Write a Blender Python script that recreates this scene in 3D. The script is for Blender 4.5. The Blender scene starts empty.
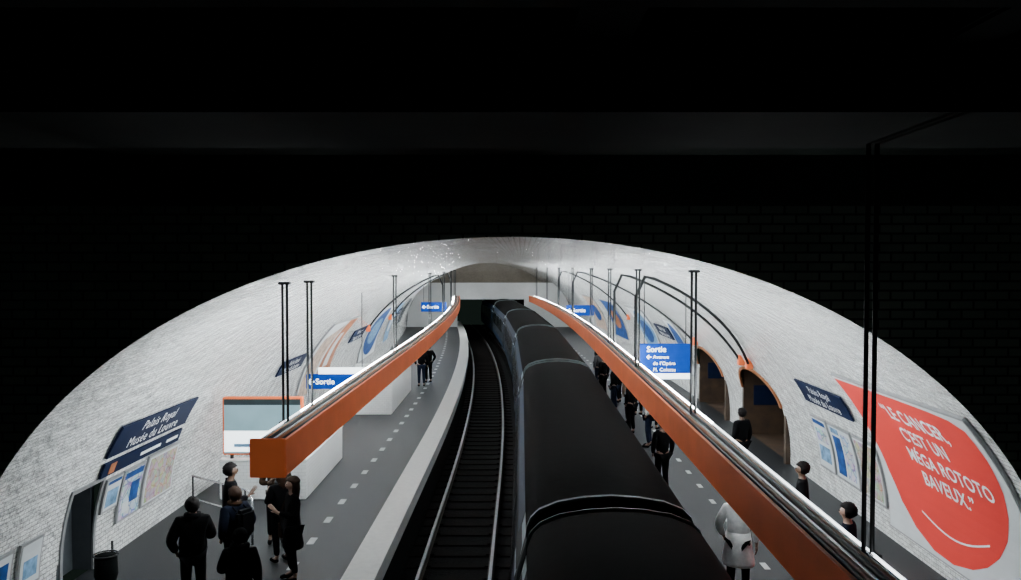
import bpy, bmesh, math, random
from mathutils import Vector, Matrix
random.seed(4)
scene = bpy.context.scene
COL = scene.collection
A, B, HS = 7.1, 5.18, 0.3
Y0, YE = 10.1, 68.0
RAIL = -1.05

def xc(y):
    v = -0.15 + 0.014*y
    if y > 22: v -= 0.0012*(y-22)**2
    return v
def hv(s): return HS + B*math.sqrt(max(0, 1-(s/A)**2))

# ---------------------------------------------------------------- materials
MATS = {}
def mat(name, col, rough=0.5, metal=0.0, var=0.12, nscale=6.0, bump=0.0, emis=0.0, ecol=None, spec=0.5):
    if name in MATS: return MATS[name]
    m = bpy.data.materials.new(name); m.use_nodes = True
    nt = m.node_tree; b = nt.nodes['Principled BSDF']
    b.inputs['Roughness'].default_value = rough
    b.inputs['Metallic'].default_value = metal
    b.inputs['Specular IOR Level'].default_value = spec
    tc = nt.nodes.new('ShaderNodeTexCoord')
    nz = nt.nodes.new('ShaderNodeTexNoise'); nz.inputs['Scale'].default_value = nscale; nz.inputs['Detail'].default_value = 4
    nt.links.new(tc.outputs['Object'], nz.inputs['Vector'])
    cr = nt.nodes.new('ShaderNodeValToRGB')
    c = col
    cr.color_ramp.elements[0].position = 0.3; cr.color_ramp.elements[1].position = 0.7
    cr.color_ramp.elements[0].color = (c[0]*(1-var), c[1]*(1-var), c[2]*(1-var), 1)
    cr.color_ramp.elements[1].color = (min(1, c[0]*(1+var)), min(1, c[1]*(1+var)), min(1, c[2]*(1+var)), 1)
    nt.links.new(nz.outputs['Fac'], cr.inputs['Fac'])
    nt.links.new(cr.outputs['Color'], b.inputs['Base Color'])
    if bump:
        bp = nt.nodes.new('ShaderNodeBump'); bp.inputs['Strength'].default_value = bump; bp.inputs['Distance'].default_value = 0.03
        nt.links.new(nz.outputs['Fac'], bp.inputs['Height']); nt.links.new(bp.outputs['Normal'], b.inputs['Normal'])
    if emis:
        b.inputs['Emission Color'].default_value = (*(ecol or col), 1)
        b.inputs['Emission Strength'].default_value = emis
    MATS[name] = m
    return m

def map_mat(name, paper, line, scale=7.0):
    m = bpy.data.materials.new(name); m.use_nodes = True
    nt = m.node_tree; b = nt.nodes['Principled BSDF']; b.inputs['Roughness'].default_value = .5
    tc = nt.nodes.new('ShaderNodeTexCoord')
    vo = nt.nodes.new('ShaderNodeTexVoronoi'); vo.feature = 'DISTANCE_TO_EDGE'; vo.inputs['Scale'].default_value = scale
    nt.links.new(tc.outputs['Object'], vo.inputs['Vector'])
    cr = nt.nodes.new('ShaderNodeValToRGB')
    cr.color_ramp.elements[0].position = .03; cr.color_ramp.elements[1].position = .07
    cr.color_ramp.elements[0].color = (*line, 1); cr.color_ramp.elements[1].color = (*paper, 1)
    nt.links.new(vo.outputs['Distance'], cr.inputs['Fac'])
    v2 = nt.nodes.new('ShaderNodeTexVoronoi'); v2.inputs['Scale'].default_value = scale*1.3
    nt.links.new(tc.outputs['Object'], v2.inputs['Vector'])
    mx = nt.nodes.new('ShaderNodeMix'); mx.data_type = 'RGBA'; mx.inputs[0].default_value = .22
    nt.links.new(cr.outputs['Color'], mx.inputs[6]); nt.links.new(v2.outputs['Color'], mx.inputs[7])
    nt.links.new(mx.outputs[2], b.inputs['Base Color'])
    return m

def tile_mat(name, c1, c2, mortar, rough=0.25, bw=0.15, rh=0.075, ms=0.005, bump=0.5, dirt=0.2, wave=.35, wd=.06):
    m = bpy.data.materials.new(name); m.use_nodes = True
    nt = m.node_tree; b = nt.nodes['Principled BSDF']
    uv = nt.nodes.new('ShaderNodeTexCoord')
    br = nt.nodes.new('ShaderNodeTexBrick')
    br.inputs['Scale'].default_value = 1; br.inputs['Brick Width'].default_value = bw
    br.inputs['Row Height'].default_value = rh; br.inputs['Mortar Size'].default_value = ms
    br.inputs['Mortar Smooth'].default_value = 0.4
    br.inputs['Color1'].default_value = (*c1, 1); br.inputs['Color2'].default_value = (*c2, 1)
    br.inputs['Mortar'].default_value = (*mortar, 1)
    nt.links.new(uv.outputs['UV'], br.inputs['Vector'])
    nz = nt.nodes.new('ShaderNodeTexNoise'); nz.inputs['Scale'].default_value = 0.7; nz.inputs['Detail'].default_value = 6
    nt.links.new(uv.outputs['UV'], nz.inputs['Vector'])
    cr = nt.nodes.new('ShaderNodeValToRGB')
    cr.color_ramp.elements[0].position = .3; cr.color_ramp.elements[1].position = .65
    cr.color_ramp.elements[0].color = (1-dirt, 1-dirt, 1-dirt*1.1, 1); cr.color_ramp.elements[1].color = (1, 1, 1, 1)
    nt.links.new(nz.outputs['Fac'], cr.inputs['Fac'])
    mx = nt.nodes.new('ShaderNodeMix'); mx.data_type = 'RGBA'; mx.blend_type = 'MULTIPLY'; mx.inputs[0].default_value = 1
    nt.links.new(br.outputs['Color'], mx.inputs[6]); nt.links.new(cr.outputs['Color'], mx.inputs[7])
    nt.links.new(mx.outputs[2], b.inputs['Base Color'])
    b.inputs['Roughness'].default_value = rough
    bp = nt.nodes.new('ShaderNodeBump'); bp.invert = True
    bp.inputs['Strength'].default_value = bump; bp.inputs['Distance'].default_value = 0.01
    nt.links.new(br.outputs['Fac'], bp.inputs['Height'])
    n2 = nt.nodes.new('ShaderNodeTexNoise'); n2.inputs['Scale'].default_value = 3.5; n2.inputs['Detail'].default_value = 4
    nt.links.new(uv.outputs['UV'], n2.inputs['Vector'])
    b2 = nt.nodes.new('ShaderNodeBump'); b2.inputs['Strength'].default_value = wave; b2.inputs['Distance'].default_value = wd
    nt.links.new(n2.outputs['Fac'], b2.inputs['Height'])
    nt.links.new(bp.outputs['Normal'], b2.inputs['Normal'])
    nt.links.new(b2.outputs['Normal'], b.inputs['Normal'])
    return m

M_TILE = tile_mat('white_bevelled_tile', (.93,.95,.95), (.82,.84,.84), (.34,.35,.34), rough=.07, ms=.006, bump=.8, dirt=.16, wave=1.0, wd=.15)
M_BTILE = tile_mat('white_parapet_tile', (.85,.87,.87), (.8,.82,.82), (.6,.6,.6), rough=.3, ms=.004, bump=.3, dirt=.1, wave=.1)
M_GTILE = tile_mat('beige_gallery_tile', (.38,.36,.32), (.32,.30,.27), (.2,.19,.17), rough=.4, ms=.004, bump=.3, dirt=.2, wave=.1)
M_DTILE = tile_mat('shade_dark_tile', (.34,.38,.34), (.24,.28,.25), (.05,.05,.05), rough=.5, bw=.3, rh=.12, ms=.016)  # weak light on the hall's end wall is put into this dark colour
M_DPLASTER = mat('shade_dark_plaster', (.04,.05,.045), .9, bump=.3, nscale=2)  # shade of the unlit near hall put into the plaster colour
M_DBEAM = mat('shade_dark_concrete', (.005,.0075,.006), .95, bump=.3, nscale=1, var=.6, spec=.05)  # near-black colour stands in for shade on the hall beams
M_ASPH = mat('grey_asphalt', (.0125,.0138,.016), .5, nscale=40, var=.25, bump=.1, spec=.3)
M_EDGE = mat('pale_platform_edge', (.93,.93,.91), .6, nscale=8, var=.05)
M_DOT = mat('pale_floor_stud', (.45,.47,.47), .5)
M_PIT = mat('dark_pit_wall', (.006,.006,.006), .9, spec=.1)  # near-black even colour
M_BALL = mat('shade_dark_ballast', (.005,.005,.0055), .95, nscale=18, var=.6, bump=1.0, spec=.1)  # coloured very dark so bounced light leaves the track shaded
M_SLEEP = mat('dark_sleeper', (.006,.005,.0045), .9, nscale=10, var=.3, spec=.08)
M_RAIL = mat('polished_rail_head', (.55,.57,.6), .3, 1.0)
M_RAILW = mat('rusty_rail_web', (.03,.022,.018), .8)
M_ORANGE = mat('orange_enamel', (.92,.19,.055), .5, nscale=2, var=.06, spec=.3)
M_TRAY = mat('dark_cable_tray', (.008,.008,.01), .6, spec=.2)
M_SILV = mat('galvanised_conduit', (.7,.72,.74), .25, .9)
M_BLK = mat('black_cable', (.01,.01,.01), .5)
M_REDC = mat('copper_toned_cable', (.5,.17,.08), .45)
M_TUBE = mat('fluorescent_tube', (1,1,1), .3, emis=270, ecol=(.92,.98,1.0), var=0)
M_TUBE2 = mat('end_wall_fill_tube', (1,1,1), .3, emis=1100, ecol=(.92,.98,1.0), var=0)
M_TUBE3 = mat('gallery_fill_tube', (1,1,1), .3, emis=45, ecol=(1,.93,.82), var=0)
M_SLIM = mat('slim_light_line', (1,1,1), .3, emis=70, ecol=(.93,.98,1.0), var=0)  # glow standing in for the highlight on a lit conduit
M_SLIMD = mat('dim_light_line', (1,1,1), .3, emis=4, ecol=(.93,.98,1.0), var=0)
M_POST = mat('black_painted_steel', (.008,.009,.01), .5, spec=.3)
M_NAVY = mat('navy_enamel', (.003,.009,.035), .6, spec=.15)
M_WHITE = mat('white_letter', (.92,.93,.95), .5, var=.02)
M_BLUE = mat('lit_blue_sign', (.002,.03,.2), .6, emis=.5, ecol=(.001,.04,.32), spec=.1)
M_WLIT = mat('lit_white', (.9,.93,.95), .4, emis=2.8, ecol=(.82,.95,1))
M_PAPER = mat('poster_paper', (.64,.68,.7), .4, nscale=3, var=.04)
M_RED = mat('poster_red', (.75,.05,.042), .5, nscale=1, var=.03, spec=.3)
M_PBLUE = mat('poster_blue', (.012,.06,.22), .5, nscale=5, var=.5, spec=.2)
M_PLBLUE = mat('poster_light_blue', (.17,.32,.5), .5, nscale=7, var=.5, spec=.2)
M_PTAN = mat('poster_tan', (.45,.34,.27), .5, nscale=6, var=.5)
M_MAP = map_mat('street_map_print', (.42,.37,.31), (.25,.15,.1), 7)
M_MAP2 = map_mat('network_map_print', (.5,.57,.62), (.06,.16,.35), 5)
M_PORG = mat('poster_copper', (.38,.13,.05), .5, nscale=3, var=.4)
M_FRAME = mat('grey_metal_frame', (.35,.36,.37), .4, .5)
M_ROOF = mat('sooty_train_roof', (.0026,.0021,.002), .8, nscale=5, var=.5, bump=.15, spec=.04)
M_ROOFL = mat('train_roof_rim', (.15,.19,.2), .5)
M_CARW = mat('darkened_train_side', (.014,.019,.023), .6, spec=.2)  # white side darkened in colour to hold back the lamp light
M_CARP = mat('pale_train_end_panel', (.55,.66,.7), .4)
M_CARB = mat('train_blue_band', (.003,.022,.06), .5, spec=.25)
M_GLASS = mat('dark_window_glass', (.006,.008,.01), .2, spec=.2)
M_SCREEN = mat('blue_grey_screen', (.16,.24,.27), .3, emis=.5, ecol=(.3,.53,.62), nscale=1.2, var=.3)
M_SCRD = mat('screen_dark_band', (.02,.035,.04), .4)
M_DOORG = mat('grey_service_door', (.06,.07,.08), .5)
M_BROWN = mat('orange_brown_arch_trim', (.26,.09,.03), .5)
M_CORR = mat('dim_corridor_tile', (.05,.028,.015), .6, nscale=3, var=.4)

# ---------------------------------------------------------------- helpers
def link(o):
    COL.objects.link(o); return o
def obj(name, bm, mats, parent=None, smooth=False):
    me = bpy.data.meshes.new(name); bm.to_mesh(me); bm.free()
    o = bpy.data.objects.new(name, me); link(o)
    for m in (mats if isinstance(mats, (list, tuple)) else [mats]): me.materials.append(m)
    if smooth:
        for p in me.polygons: p.use_smooth = True
    if parent: o.parent = parent
    return o
def top(o, label, cat, group=None, kind=None):
    o['label'] = label; o['category'] = cat
    if group: o['group'] = group
    if kind: o['kind'] = kind
    return o
def struct(o, label=None):
    o['kind'] = 'structure'
    if label: o['label'] = label
    o['category'] = o.name.split('_')[0].split('.')[0]
    return o
def empty(name, loc):
    e = bpy.data.objects.new(name, None); e.location = loc; e.empty_display_size = .2
    return link(e)
def reparent(child, par):
    child.parent = par
    child.matrix_parent_inverse = Matrix.Translation(-Vector(par.location))
def uvbox(bm):
    uv = bm.loops.layers.uv.verify()
    bm.normal_update()
    for f in bm.faces:
        n = f.normal
        for l in f.loops:
            c = l.vert.co
            if abs(n.z) > .7: l[uv].uv = (c.x, c.y)
            elif abs(n.x) > abs(n.y): l[uv].uv = (c.y, c.z)
            else: l[uv].uv = (c.x, c.z)
def addbox(bm, lo, hi, mi=0, bev=0):
    r = bmesh.ops.create_cube(bm, size=1)
    vs = r['verts']
    for v in vs:
        v.co = Vector([(lo[i]+hi[i])/2 + v.co[i]*(hi[i]-lo[i]) for i in range(3)])
    fs = set(f for v in vs for f in v.link_faces)
    for f in fs: f.material_index = mi
    if bev:
        es = list(set(e for v in vs for e in v.link_edges))
        bmesh.ops.bevel(bm, geom=es, offset=bev, segments=2, affect='EDGES', clamp_overlap=True)
def box(name, lo, hi, m, parent=None, bev=0):
    bm = bmesh.new(); addbox(bm, lo, hi, 0, bev); uvbox(bm)
    return obj(name, bm, m, parent)
def ylist(y0, y1, step, breaks=()):
    n = max(1, int(round((y1-y0)/step)))
    L = [y0+(y1-y0)*i/n for i in range(n+1)]
    L += [b for b in breaks if y0 < b < y1]
    return sorted(set(round(v, 4) for v in L))
def sweep(name, prof, y0, y1, m, closed=True, step=1.5, parent=None, caps=True, smooth=False):
    bm = bmesh.new(); uv = bm.loops.layers.uv.verify()
    ys = ylist(y0, y1, step)
    rows = [[bm.verts.new((s+xc(y), y, h)) for s, h in prof] for y in ys]
    n = len(prof); arc = [0]
    for i in range(n):
        a, b = prof[i], prof[(i+1) % n]; arc.append(arc[-1]+math.hypot(b[0]-a[0], b[1]-a[1]))
    for j in range(len(ys)-1):
        for i in range(n if closed else n-1):
            k = (i+1) % n
            f = bm.faces.new((rows[j][i], rows[j+1][i], rows[j+1][k], rows[j][k]))
            for l, u in zip(f.loops, ((ys[j], arc[i]), (ys[j+1], arc[i]), (ys[j+1], arc[i+1]), (ys[j], arc[i+1]))): l[uv].uv = u
    if closed and caps:
        bm.faces.new(rows[0]); bm.faces.new(rows[-1][::-1])
    bmesh.ops.recalc_face_normals(bm, faces=bm.faces)
    return obj(name, bm, m, parent, smooth)
def circ(s, h, r, n=8): return [(s+r*math.cos(2*math.pi*i/n), h+r*math.sin(2*math.pi*i/n)) for i in range(n)]
def addtube(bm, pts, r, n=8):
    pts = [Vector(p) for p in pts]; rings = []
    ref = None
    for i, p in enumerate(pts):
        t = (pts[min(i+1, len(pts)-1)] - pts[max(i-1, 0)]).normalized()
        if ref is None:
            ref = Vector((1, 0, 0)) if abs(t.x) < .8 else Vector((0, 1, 0))
        u = (ref - t*ref.dot(t)).normalized(); w = t.cross(u); ref = u
        rr = r[i] if isinstance(r, (list, tuple)) else r
        rings.append([bm.verts.new(p + (u*math.cos(2*math.pi*k/n)+w*math.sin(2*math.pi*k/n))*rr) for k in range(n)])
    for a, b in zip(rings, rings[1:]):
        for k in range(n): bm.faces.new((a[k], a[(k+1) % n], b[(k+1) % n], b[k]))
    bm.faces.new(rings[0][::-1]); bm.faces.new(rings[-1])
def tube(name, pts, r, m, parent=None, n=8):
    bm = bmesh.new(); addtube(bm, pts, r, n)
    bmesh.ops.recalc_face_normals(bm, faces=bm.faces)
    return obj(name, bm, m, parent, True)

# wall mapping -------------------------------------------------------------
def wallP(side, y, h, off):
    t = max(0, min(.999, (h-HS)/B)); c = math.sqrt(1-t*t)
    n = Vector((-side*c/A, 0, -t/B)).normalized()
    return Vector((xc(y)+side*A*c, y, h)) + n*off
def cutrows(bm, step=.18, ustep=.8):
    for ax, st in ((1, step), (0, ustep)):
        vs = [v.co[ax] for v in bm.verts]; lo, hi = min(vs), max(vs)
        k = math.ceil(lo/st)
        while k*st < hi:
            no = (0, 1, 0) if ax else (1, 0, 0); co = (0, k*st, 0) if ax else (k*st, 0, 0)
            bmesh.ops.bisect_plane(bm, geom=bm.verts[:]+bm.edges[:]+bm.faces[:], plane_co=co, plane_no=no)
            k += 1
def to_wall(name, bm, side, yc, hc, off, m, parent=None):
    cutrows(bm)
    d = 1 if side < 0 else -1
    for v in bm.verts:
        v.co = wallP(side, yc+v.co.x*d, hc+v.co.y, off+v.co.z)
    bmesh.ops.recalc_face_normals(bm, faces=bm.faces)
    return obj(name, bm, m, parent)
def fpoly(pts):
    bm = bmesh.new(); f = bm.faces.new([bm.verts.new((p[0], p[1], 0)) for p in pts])
    bmesh.ops.triangulate(bm, faces=[f]); return bm
def frect(w, h, th=.03, cx=0, cy=0):
    bm = bmesh.new(); addbox(bm, (cx-w/2, cy-h/2, -th), (cx+w/2, cy+h/2, 0)); return bm
def textbm(txt, size, bold=0, align='CENTER', shear=0, spacing=1.0, xs=1.0):
    cu = bpy.data.curves.new('t', 'FONT'); cu.body = txt; cu.size = size; cu.align_x = align; cu.align_y = 'CENTER'
    cu.offset = bold*size; cu.shear = shear; cu.resolution_u = 3; cu.space_character = spacing
    o = bpy.data.objects.new('t', cu); link(o)
    bpy.context.view_layer.update()
    me = bpy.data.meshes.new_from_object(o.evaluated_get(bpy.context.evaluated_depsgraph_get()))
    bm = bmesh.new(); bm.from_mesh(me)
    for v in bm.verts: v.co.x *= xs
    bpy.data.objects.remove(o); bpy.data.curves.remove(cu); bpy.data.meshes.remove(me)
    return bm
def wtext(txt, size, side, y, h, off, m, parent, **k):
    rot = k.pop('rot', 0)
    bm = textbm(txt, size, **k)
    if rot: bmesh.ops.rotate(bm, verts=bm.verts, matrix=Matrix.Rotation(rot, 3, 'Z'))
    return to_wall('lettering', bm, side, y, h, off, m, parent)
def ftext(txt, size, x, y, z, m, parent, **k):   # facing -Y
    bm = textbm(txt, size, **k)
    for v in bm.verts: v.co = Vector((x+v.co.x, y, z+v.co.y))
    return obj('lettering', bm, m, parent)
ARROW = [(-.5,0),(-.05,.42),(.12,.42),(-.16,.1),(.5,.1),(.5,-.1),(-.16,-.1),(.12,-.42),(-.05,-.42)]

# ================================================================ STRUCTURE
OPEN_R = [(20.7, 24.3), (26.6, 30.1)]
OPEN_L = [(12.45, 13.35, 1.5)]
def build_vault():
    side_h = [0, .3, .7, 1.1, 1.5, 1.9, 2.3]
    prof = [(-(A*math.sqrt(1-max(0, (h-HS)/B)**2)), h) for h in side_h]
    t0 = math.asin((2.3-HS)/B); N = 40
    for i in range(1, N):
        t = t0 + (math.pi-2*t0)*i/N
        prof.append((-A*math.cos(t), HS+B*math.sin(t)))
    prof += [(-p[0], p[1]) for p in prof[:7][::-1]]
    bm = bmesh.new(); uv = bm.loops.layers.uv.verify()
    br = [v for o in OPEN_R for v in o[:2]] + [v for o in OPEN_L for v in o[:2]]
    ys = ylist(Y0, 75, 1.0, br)
    arc = [0]
    for a, b in zip(prof, prof[1:]): arc.append(arc[-1]+math.hypot(b[0]-a[0], b[1]-a[1]))
    rows = [[bm.verts.new((s+xc(y), y, h)) for s, h in prof] for y in ys]
    for j in range(len(ys)-1):
        ym = (ys[j]+ys[j+1])/2
        for i in range(len(prof)-1):
            hm = (prof[i][1]+prof[i+1][1])/2; sm = (prof[i][0]+prof[i+1][0])/2
            if sm > 0 and hm < 2.3 and any(o[0] < ym < o[1] for o in OPEN_R): continue
            if sm < 0 and any(o[0] < ym < o[1] and hm < o[2] for o in OPEN_L): continue
            f = bm.faces.new((rows[j][i], rows[j][i+1], rows[j+1][i+1], rows[j+1][i])); f.smooth = True
            for l, u in zip(f.loops, ((ys[j], arc[i]), (ys[j], arc[i+1]), (ys[j+1], arc[i+1]), (ys[j+1], arc[i]))): l[uv].uv = u
    return struct(obj('ceiling', bm, M_TILE), 'white bevelled-tile elliptical station vault')
build_vault()

# portal wall with elliptical opening
bm = bmesh.new(); uv = bm.loops.layers.uv.verify()
N = 64; c0 = xc(Y0); HT = 5.88
inner, mid = [], []
pts = [(-A, -1.1), (-A, 0)] + [(-A*math.cos(math.pi*i/N), HS+B*math.sin(math.pi*i/N)) for i in range(N+1)] + [(A, 0), (A, -1.1)]
for s, h in pts:
    inner.append(bm.verts.new((c0+s, Y0, h)))
    t = math.atan2(max(h-HS, 0), s)
    if h <= HS: o = (math.copysign(9.5, s), h)
    else:
        k = min(9.5/abs(math.cos(t)) if abs(math.cos(t)) > 1e-6 else 1e9, (HT-HS)/max(math.sin(t), 1e-6))
        o = (k*math.cos(t), HS+k*math.sin(t))
    mid.append(bm.verts.new((c0+o[0], Y0, o[1])))
for i in range(len(pts)-1):
    f = bm.faces.new((inner[i], mid[i], mid[i+1], inner[i+1]))
    for l in f.loops: l[uv].uv = (l.vert.co.x, l.vert.co.z)
struct(obj('wall_front', bm, M_DTILE), 'shade-dark tiled wall around the vault opening')
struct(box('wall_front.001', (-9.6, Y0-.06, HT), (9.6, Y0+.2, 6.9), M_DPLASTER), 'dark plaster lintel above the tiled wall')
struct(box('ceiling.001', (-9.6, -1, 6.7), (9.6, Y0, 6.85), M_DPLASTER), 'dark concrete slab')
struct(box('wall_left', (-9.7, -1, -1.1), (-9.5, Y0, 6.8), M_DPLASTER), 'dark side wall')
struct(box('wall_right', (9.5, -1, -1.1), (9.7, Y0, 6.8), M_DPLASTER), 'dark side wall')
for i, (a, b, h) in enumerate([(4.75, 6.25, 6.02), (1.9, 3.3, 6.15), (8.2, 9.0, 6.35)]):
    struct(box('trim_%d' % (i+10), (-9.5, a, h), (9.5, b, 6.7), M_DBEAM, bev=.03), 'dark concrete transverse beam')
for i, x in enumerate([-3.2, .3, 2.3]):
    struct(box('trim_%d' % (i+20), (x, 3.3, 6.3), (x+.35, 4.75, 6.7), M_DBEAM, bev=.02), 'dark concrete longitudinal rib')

# platforms ---------------------------------------------------------------
EL, ER = -2.25, 2.5
def platform(name, si, so, dotrow):
    o = sweep(name, [(si, 0), (so, 0), (so, -.3), (si, -.3)], 0, YE+7, M_ASPH, step=1.0)
    bm = bmesh.new(); bm.from_mesh(o.data)
    o.data.materials.append(M_DOT)
    y = 11.0; k = 0
    while y < YE-2:
        for s, w, l in dotrow:
            addbox(bm, (xc(y)+s-w/2, y-l/2, 0), (xc(y)+s+w/2, y+l/2, .004), 1)
        y += 1.25; k += 1
    bm.to_mesh(o.data); bm.free()
    return struct(o, 'dark grey asphalt platform with pale dashes')
platform('floor', EL-.55, -A-.05, [(-3.75, .13, .36)])
platform('floor.001', ER+.5, A+.05, [(4.3, .1, .3)])
struct(sweep('trim_1', [(EL, .01), (EL-.55, .01), (EL-.55, -.3), (EL, -.3)], 0, YE+7, M_EDGE, step=1), 'wide pale stone platform edge')
struct(sweep('trim_2', [(ER, .01), (ER+.5, .01), (ER+.5, -.3), (ER, -.3)], 0, YE+7, M_EDGE, step=1), 'wide pale stone platform edge')
struct(sweep('wall_pit', [(EL-.06, -.3), (EL-.3, -.3), (EL-.3, -1.4), (EL-.06, -1.4)], 0, YE+20, M_PIT), 'dark pit wall under the platform edge')
struct(sweep('wall_pit.001', [(ER+.06, -.3), (ER+.3, -.3), (ER+.3, -1.4), (ER+.06, -1.4)], 0, YE+20, M_PIT), 'dark pit wall under the platform edge')
struct(sweep('floor.002', [(EL-.1, RAIL-.2), (ER+.1, RAIL-.2), (ER+.1, RAIL-.4), (EL-.1, RAIL-.4)], 0, YE+20, M_BALL, step=1), 'shade-dark ballast track bed')

# far end --------------------------------------------------------------------
cE = xc(YE)
def sec_end(name, pts, y, m, th=.3):
    bm = bmesh.new()
    a = [bm.verts.new((cE+s, y, h)) for s, h in pts]; b = [bm.verts.new((cE+s, y+th, h)) for s, h in pts]
    bm.faces.new(a); bm.faces.new(b[::-1])
    for i in range(len(pts)):
        k = (i+1) % len(pts); bm.faces.new((a[i], b[i], b[k], a[k]))
    bmesh.ops.recalc_face_normals(bm, faces=bm.faces); uvbox(bm)
    return obj(name, bm, m)
struct(sec_end('wall_back', [(-7.1, 0), (-2.8, 0), (-2.8, 2.35), (2.9, 2.35), (2.9, 0), (7.1, 0), (6.95, 1.4), (6.3, 2.75), (5.4, 3.75), (-5.4, 3.75), (-6.3, 2.75), (-6.95, 1.4)], YE, M_BTILE), 'white tiled end wall over the tunnel mouth')
pe = [(-A, -.2)] + [(-A*math.cos(math.pi*i/30), HS+B*math.sin(math.pi*i/30)) for i in range(31)] + [(A, -.2)]
bm = bmesh.new(); cc = xc(75)
f = bm.faces.new([bm.verts.new((cc+s, 75, h)) for s, h in pe]); uvbox(bm)
bmesh.ops.bisect_plane(bm, geom=bm.verts[:]+bm.edges[:]+bm.faces[:], plane_co=(0, 0, 2.4), plane_no=(0, 0, -1), clear_outer=True)
struct(obj('wall_back.001', bm, M_GTILE), 'beige tiled wall behind the gallery')
struct(box('floor.003', (cE-6.6, YE+.3, 2.3), (cE+6.6, 75.2, 2.4), M_DPLASTER), 'gallery slab over the tunnel')
for nm, s0, s1 in (('wall_tunnel', -3.2, -2.9), ('wall_tunnel.001', 3.0, 3.3)):
    struct(sweep(nm, [(s0, -1.4), (s1, -1.4), (s1, 2.3), (s0, 2.3)], YE+.3, 95, M_PIT), 'black tunnel wall')
struct(sweep('ceiling.002', [(-3.2, 2.3), (3.3, 2.3), (3.3, 2.5), (-3.2, 2.5)], 75.2, 95, M_PIT), 'black tunnel roof')

# doorways (arched openings) on one side ------------------------------------
for i, (a, b) in enumerate(OPEN_R):
    yc = (a+b)/2; w = b-a
    bm = bmesh.new()
    x0 = xc(yc)+6.95; x1 = x0+3
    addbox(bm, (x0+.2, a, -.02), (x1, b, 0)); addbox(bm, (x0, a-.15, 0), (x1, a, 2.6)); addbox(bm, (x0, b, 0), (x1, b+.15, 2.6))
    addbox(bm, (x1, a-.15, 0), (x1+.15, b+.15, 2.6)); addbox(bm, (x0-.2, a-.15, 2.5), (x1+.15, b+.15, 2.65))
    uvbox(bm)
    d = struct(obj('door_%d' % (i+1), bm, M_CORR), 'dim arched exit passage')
    n = 20; hb, ht = 1.45, 2.22
    arcp = [(w/2*math.cos(math.pi*k/n), hb+(ht-hb)*math.sin(math.pi*k/n)) for k in range(n+1)]
    bm = bmesh.new()
    for k in range(n):
        p, q = arcp[k], arcp[k+1]
        vs = [bm.verts.new((p[0], p[1]-hb, 0)), bm.verts.new((q[0], q[1]-hb, 0)), bm.verts.new((q[0], 2.32-hb, 0)), bm.verts.new((p[0], 2.32-hb, 0))]
        bm.faces.new(vs)
    uvl = bm.loops.layers.uv.verify()
    for f in bm.faces:
        for l in f.loops: l[uvl].uv = (l.vert.co.x, l.vert.co.y)
    to_wall('arch_spandrel', bm, 1, yc, hb, .004, M_TILE, d)
    bm = bmesh.new()
    for k in range(n):
        p, q = arcp[k], arcp[k+1]
        sc = 1.04
        vs = [bm.verts.new((p[0]*.97, p[1]-hb, 0)), bm.verts.new((q[0]*.97, q[1]-hb, 0)), bm.verts.new((q[0]*sc, (q[1]-hb)*1.1, 0)), bm.verts.new((p[0]*sc, (p[1]-hb)*1.1, 0))]
        bm.faces.new(vs)
    r = bmesh.ops.extrude_face_region(bm, geom=bm.faces[:])
    for v in r['geom']:
        if isinstance(v, bmesh.types.BMVert): v.co.z += .05
    to_wall('arch_trim', bm, 1, yc, hb, .01, M_BROWN, d)
    sg = empty('exit_sign', (x0+1.0, yc, 1.6))
    p = box('sign_panel', (x1-.6, yc-.9, 1.15), (x1-.55, yc+.9, 1.6), M_NAVY); reparent(p, sg)
    p = box('sign_panel', (x0+.3, b-.04, .9), (x0+2.0, b-.01, 1.5), M_NAVY); reparent(p, sg)
    top(sg, 'dark navy enamel exit sign inside an arched passage', 'sign', 'passage signs')
# service door
d = struct(box('door_3', (xc(12.9)-7.5, 12.4, 0), (xc(12.9)-7.42, 13.4, 1.55), M_DOORG), 'grey recessed service door')
bm = bmesh.new()
x = xc(12.9)
addbox(bm, (x-7.45, 12.33, 0), (x-7.1, 12.45, 1.5)); addbox(bm, (x-7.45, 13.35, 0), (x-7.1, 13.47, 1.5)); addbox(bm, (x-7.45, 12.33, 1.5), (x-6.95, 13.47, 1.6))
struct(obj('trim_30', bm, M_DOORG), 'grey door reveal')
for nm, w, h, cx, cy in (('trim_31', .07, 1.55, -.48, .78), ('trim_32', .07, 1.55, .48, .78), ('trim_33', 1.03, .07, 0, 1.56)):
    struct(to_wall(nm, frect(w, h, .03, cx, 0), -1, 12.9, cy, .03, M_FRAME), 'thin grey door frame')

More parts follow.
